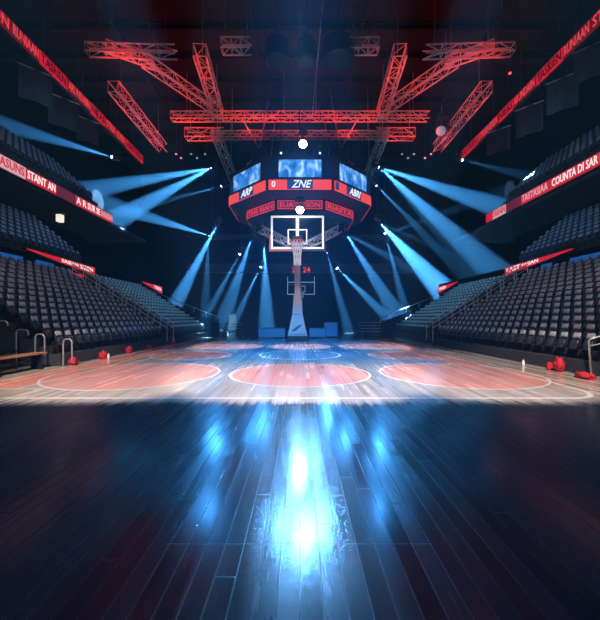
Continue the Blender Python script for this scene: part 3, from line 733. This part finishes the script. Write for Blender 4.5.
# white-blue key lamps facing the camera side
moving_head(303, 144, 24.0, [((300, 590, 7), 42, 1.0)], 'bright white spotlight above the scoreboard facing the camera', 1.4, 6200, lens=M_lensw, color=(.13, .45, 1), lr=.2, lname='key')
moving_head(300, 210, 25.2, [((300, 540, 8), 40, 1.0)], 'bright white spotlight directly above the glass backboard', 1.4, 4500, hang=10.0, lens=M_lensw, color=(.13, .45, 1), lr=.2, lname='key')
M_lensk = mat('added_wash_lens', (1, 1, 1), .2, emit=(.5, .75, 1), es=1.5)
for px, lb in ((281, 'left of the middle'), (320, 'right of the middle')):  # lamps added here to widen the blue streak on the floor
    moving_head(px, 153, 24.6, [((300+(px-300)*.5, 560, 8), 40, 1.0)], 'added wash lamp for the floor streak, on top of the scoreboard front, '+lb, .8, 4200, lens=M_lensk, color=(.13, .45, 1), lname='key')
# other lamps
t = moving_head(510, 73, 22, [((520, 200, 20), 30, .01)], 'small red lamp beside the right red roof ribbon', .8, 2000, lens=M_lensr, color=(1, .05, .05))
moving_head(441, 131, 27, [((300, 330, 14), 30, .15)], 'large pale floodlight hanging near the right roof trusses', 1.9, 2000, lens=mat('pale_lens', (.3, .3, .36), .3, emit=(.35, .33, .48), es=.5), lr=.2)
t = empty('wall_lantern', at(60, 217, 23.5)); tag(t, 'small white lantern hanging under the left upper deck', 'lantern')
MB().rbox((0, 0, -.1), (.35, .35, .5), .03).build('lamp_body', M_lensdim, t); MB().box((0, 0, .2), (.8, .5, .08)).tube([(0, 0, .2), (0, 0, 9.6-t.location.z)], .03).build('bracket', M_black, t)
MB().tube([(-.4, -.2, .15), (-.4, -.2, -.2)], .02).build('bracket', M_black, t)
for grp, xs in (('left', (176, 181, 191, 197, 205, 226)), ('right', (402, 408, 414, 425, 431))):
    for k, px in enumerate(xs):
        p = at(px, 154+(k % 2)*4, 31.5); t = empty('blinder_lamp', p); tag(t, 'tiny white lamp in the row under the roof trusses, %s of the scoreboard' % grp, 'lamp', 'tiny roof lamps %s of the scoreboard' % grp)
        MB().rbox((0, .1, 0), (.26, .16, .2), .02).build('housing', M_black, t)
        MB().box((0, 0, 0), (.16, .04, .10)).build('lens', mat('tiny_lens', (1, 1, 1), .3, emit=(.5, .7, .8), es=.5), t)
        MB().tube([(0, .1, .1), (0, .1, ZR-p.z)], .015, 4).build('hanger', M_black, t)

# ------------------------------------------------------------------ LED ribbons along the decks
def ribbon(s, X, z0, h, ya, yb, label, segs, back, tilt=0, hang=None, lm=M_letter, frame_m=M_black):
    t = empty('led_ribbon', (s*X, ya, z0)); tag(t, label, 'led ribbon'); L = yb-ya
    MB().rbox((s*.12, L/2, h/2), (.2, L, h+.12), .02).build('housing', frame_m, t)
    y = 0
    for ln, m, wd, tm in segs:
        l = ln*L
        pn = MB().box((-s*.0, y+l/2, h/2), (.06, l-.03, h-.04)).build('display_panel', m, t)
        if wd:
            if s < 0: M = frame((.04, y+l/2, h/2), (0, 1, 0), (0, 0, 1))
            else: M = frame((-.04, y+l/2, h/2), (0, -1, 0), (0, 0, 1))
            text('lettering', wd, tm, M, h*.95, pn, .008, 0, l*.9)
        y += l
    if hang:
        for k in range(5): 
            yy = L*(.1+.2*k); MB().tube([(s*.12, yy, h), (s*.12, yy, hang-z0)], .04).build('hanger', M_black, t)
    return t
UL = [(.16, M_leddark, 'STASION', M_letterred), (.11, M_leddark, 'RUNIAAN', M_letterred), (.13, M_ledscarlet, 'TASRIEN', M_letterdim), (.14, M_leddark, 'ARUNDAIIN', M_letterred), (.1, M_ledscarlet, 'NIEAS', M_letterdim), (.18, M_leddark, 'STRIANDIEA', M_letterred), (.18, M_ledscarlet, 'ANSTRIEN', M_letterdim)]
for s in (-1, 1):
    ribbon(s, 16.0, 17.35, .85, 15.8, 34.6 if s < 0 else 33.8, 'long glowing red text ribbon hung under the %s roof edge' % ('left' if s < 0 else 'right'), UL, None, hang=ZR)
ribbon(-1, 16.0, 9.75, .72, 16.4, 29.0, 'red and white text ribbon along the left upper deck', [(.08, M_ledscarlet, 'LTR', M_letter), (.19, M_ledwhite, 'STASUNS', M_ledscarlet), (.2, M_ledscarlet, 'STANT AN', M_letter), (.15, M_leddark, '', None), (.1, M_ledscarlet, 'A R', M_letter), (.14, M_ledscarlet, 'SUR SE', M_letter), (.14, M_ledscarlet, 'IARASIAN', M_ledwhite)], None)
ribbon(1, 16.0, 9.85, .72, 16.4, 29.2, 'red and white text ribbon along the right upper deck', [(.06, M_leddark, 'A', M_letterred), (.36, M_ledscarlet, 'COUNTA DI SAR EAS', M_letter), (.22, M_ledscarlet, 'TASTASIAA', M_ledwhite), (.14, M_leddark, '', None), (.14, M_ledwhite, 'SARAIN', M_ledscarlet), (.08, M_ledscarlet, '', None)], None)
# wedge-shaped signs on the concourse wall
def wedge(s, ya, yb, z1a, z1b, h, word, label, X=14.6):
    t = empty('wedge_sign', (s*X, ya, 0)); tag(t, label, 'sign'); L = yb-ya
    pr = [(0, z1a-.06), (L, z1b-h), (L, z1b), (0, z1a)]
    MB().prism(pr, 0, .25, lambda u, v, q: (s*(q+.04), u, v)).build('housing', M_black, t)
    pn = MB().prism([(0.02, z1a-.07), (L-.03, z1b-h+.02), (L-.03, z1b-.03), (.02, z1a-.02)], -.03, .035, lambda u, v, q: (s*q, u, v)).build('display_panel', M_ledscarlet, t)
    for (wd, m, f_, hh) in word:
        tp = z1a+(z1b-z1a)*f_; bt = z1a-.07+(z1b-h-z1a+.07)*f_
        M = frame((-s*.045, L*f_, (tp+bt)/2), (0, -s*1, (z1b-h-z1a)/L*.5*-s), (0, 0, 1))
        text('lettering', wd, m, M, (tp-bt)*.78, pn, .008, 0, L*hh)
    for yy in (.5*L, .9*L): MB().box((s*.25, yy, z1b-h*.5), (.3, .1, .1)).build('bracket', M_black, t)
for s in (-1, 1):
    nm = 'left' if s < 0 else 'right'
    wedge(s, 18.2, 24.2, 5.45, 5.30, .62, (('SASIAN', M_letter, .56, .26), ('SANDIA' if s < 0 else 'LAST', M_letter, .84, .24)), 'large red wedge-shaped sign with white letters over the %s stand' % nm)
    wedge(s, 31.5, 36.0, 5.1, 5.0, .75, (('TARIA', M_letter, .74, .4),), 'small far red wedge-shaped sign over the %s stand' % nm)
tag(MB().prism([(0, 0), (2.4, -.1), (2.4, -.32), (1.4, -.3)], -.02, .04, lambda u, v, q: (-14.72+q*-1, 20.6+u, 4.72+v)).build('accent_sign', M_ledscarlet), 'thin red light strip just below the large left wedge sign', 'sign')

# ------------------------------------------------------------------ dark banners
for px, py, Y, w_, h_, s, k in ((36, 86, 17.5, 1.4, 1.65, -1, 'nearest'), (64, 113, 20, 1.5, 1.7, -1, 'second'), (88, 131, 22.5, 1.3, 1.5, -1, 'last'),
                              (590, 62, 16.0, 1.25, 1.5, 1, 'nearest'), (562, 94, 18.0, 1.35, 1.7, 1, 'second'), (529, 120, 20.5, 1.4, 1.7, 1, 'third'), (498, 141, 24, 1.5, 1.6, 1, 'last')):
    p = at(px, py, Y); t = empty('hanging_banner', p, (0, 0, -s*.8)); nm = 'left' if s < 0 else 'right'
    tag(t, 'dark cloth banner under the %s red roof ribbon, %s' % (nm, {'nearest': 'highest in view', 'second': 'next to the highest', 'third': 'third', 'last': 'lowest in view'}[k]), 'banner')
    b = MB(); vs = []
    for j in range(2):
        for i in range(9):
            u = i/8-.5; vs += [(u*w_, .05*math.sin(i*1.1)+.02*j, h_/2), (u*w_, .07*math.sin(i*1.1+.4)+.02*j, -h_/2)]
    fs = [(j*18+2*i, j*18+2*i+1, j*18+2*i+3, j*18+2*i+2) for j in range(2) for i in range(8)]
    for i in range(8): fs += [(2*i, 2*i+2, 20+2*i, 18+2*i), (2*i+1, 2*i+3, 21+2*i, 19+2*i)]
    fs += [(0, 1, 19, 18), (16, 17, 35, 34)]
    b.add(vs, fs); b.build('cloth', M_banner, t)
    MB().tube([(-w_/2-.05, 0, h_/2), (w_/2+.05, 0, h_/2)], .03).build('top_rod', M_steel, t)
    for u in (-1, 1): MB().tube([(u*w_/2*.8, 0, h_/2), (u*w_/2*.8, 0, ZR-p.z)], .012, 4).build('hanging_cord', M_black, t)

S.cycles.volume_bounces = 0
S.cycles.max_bounces = 6
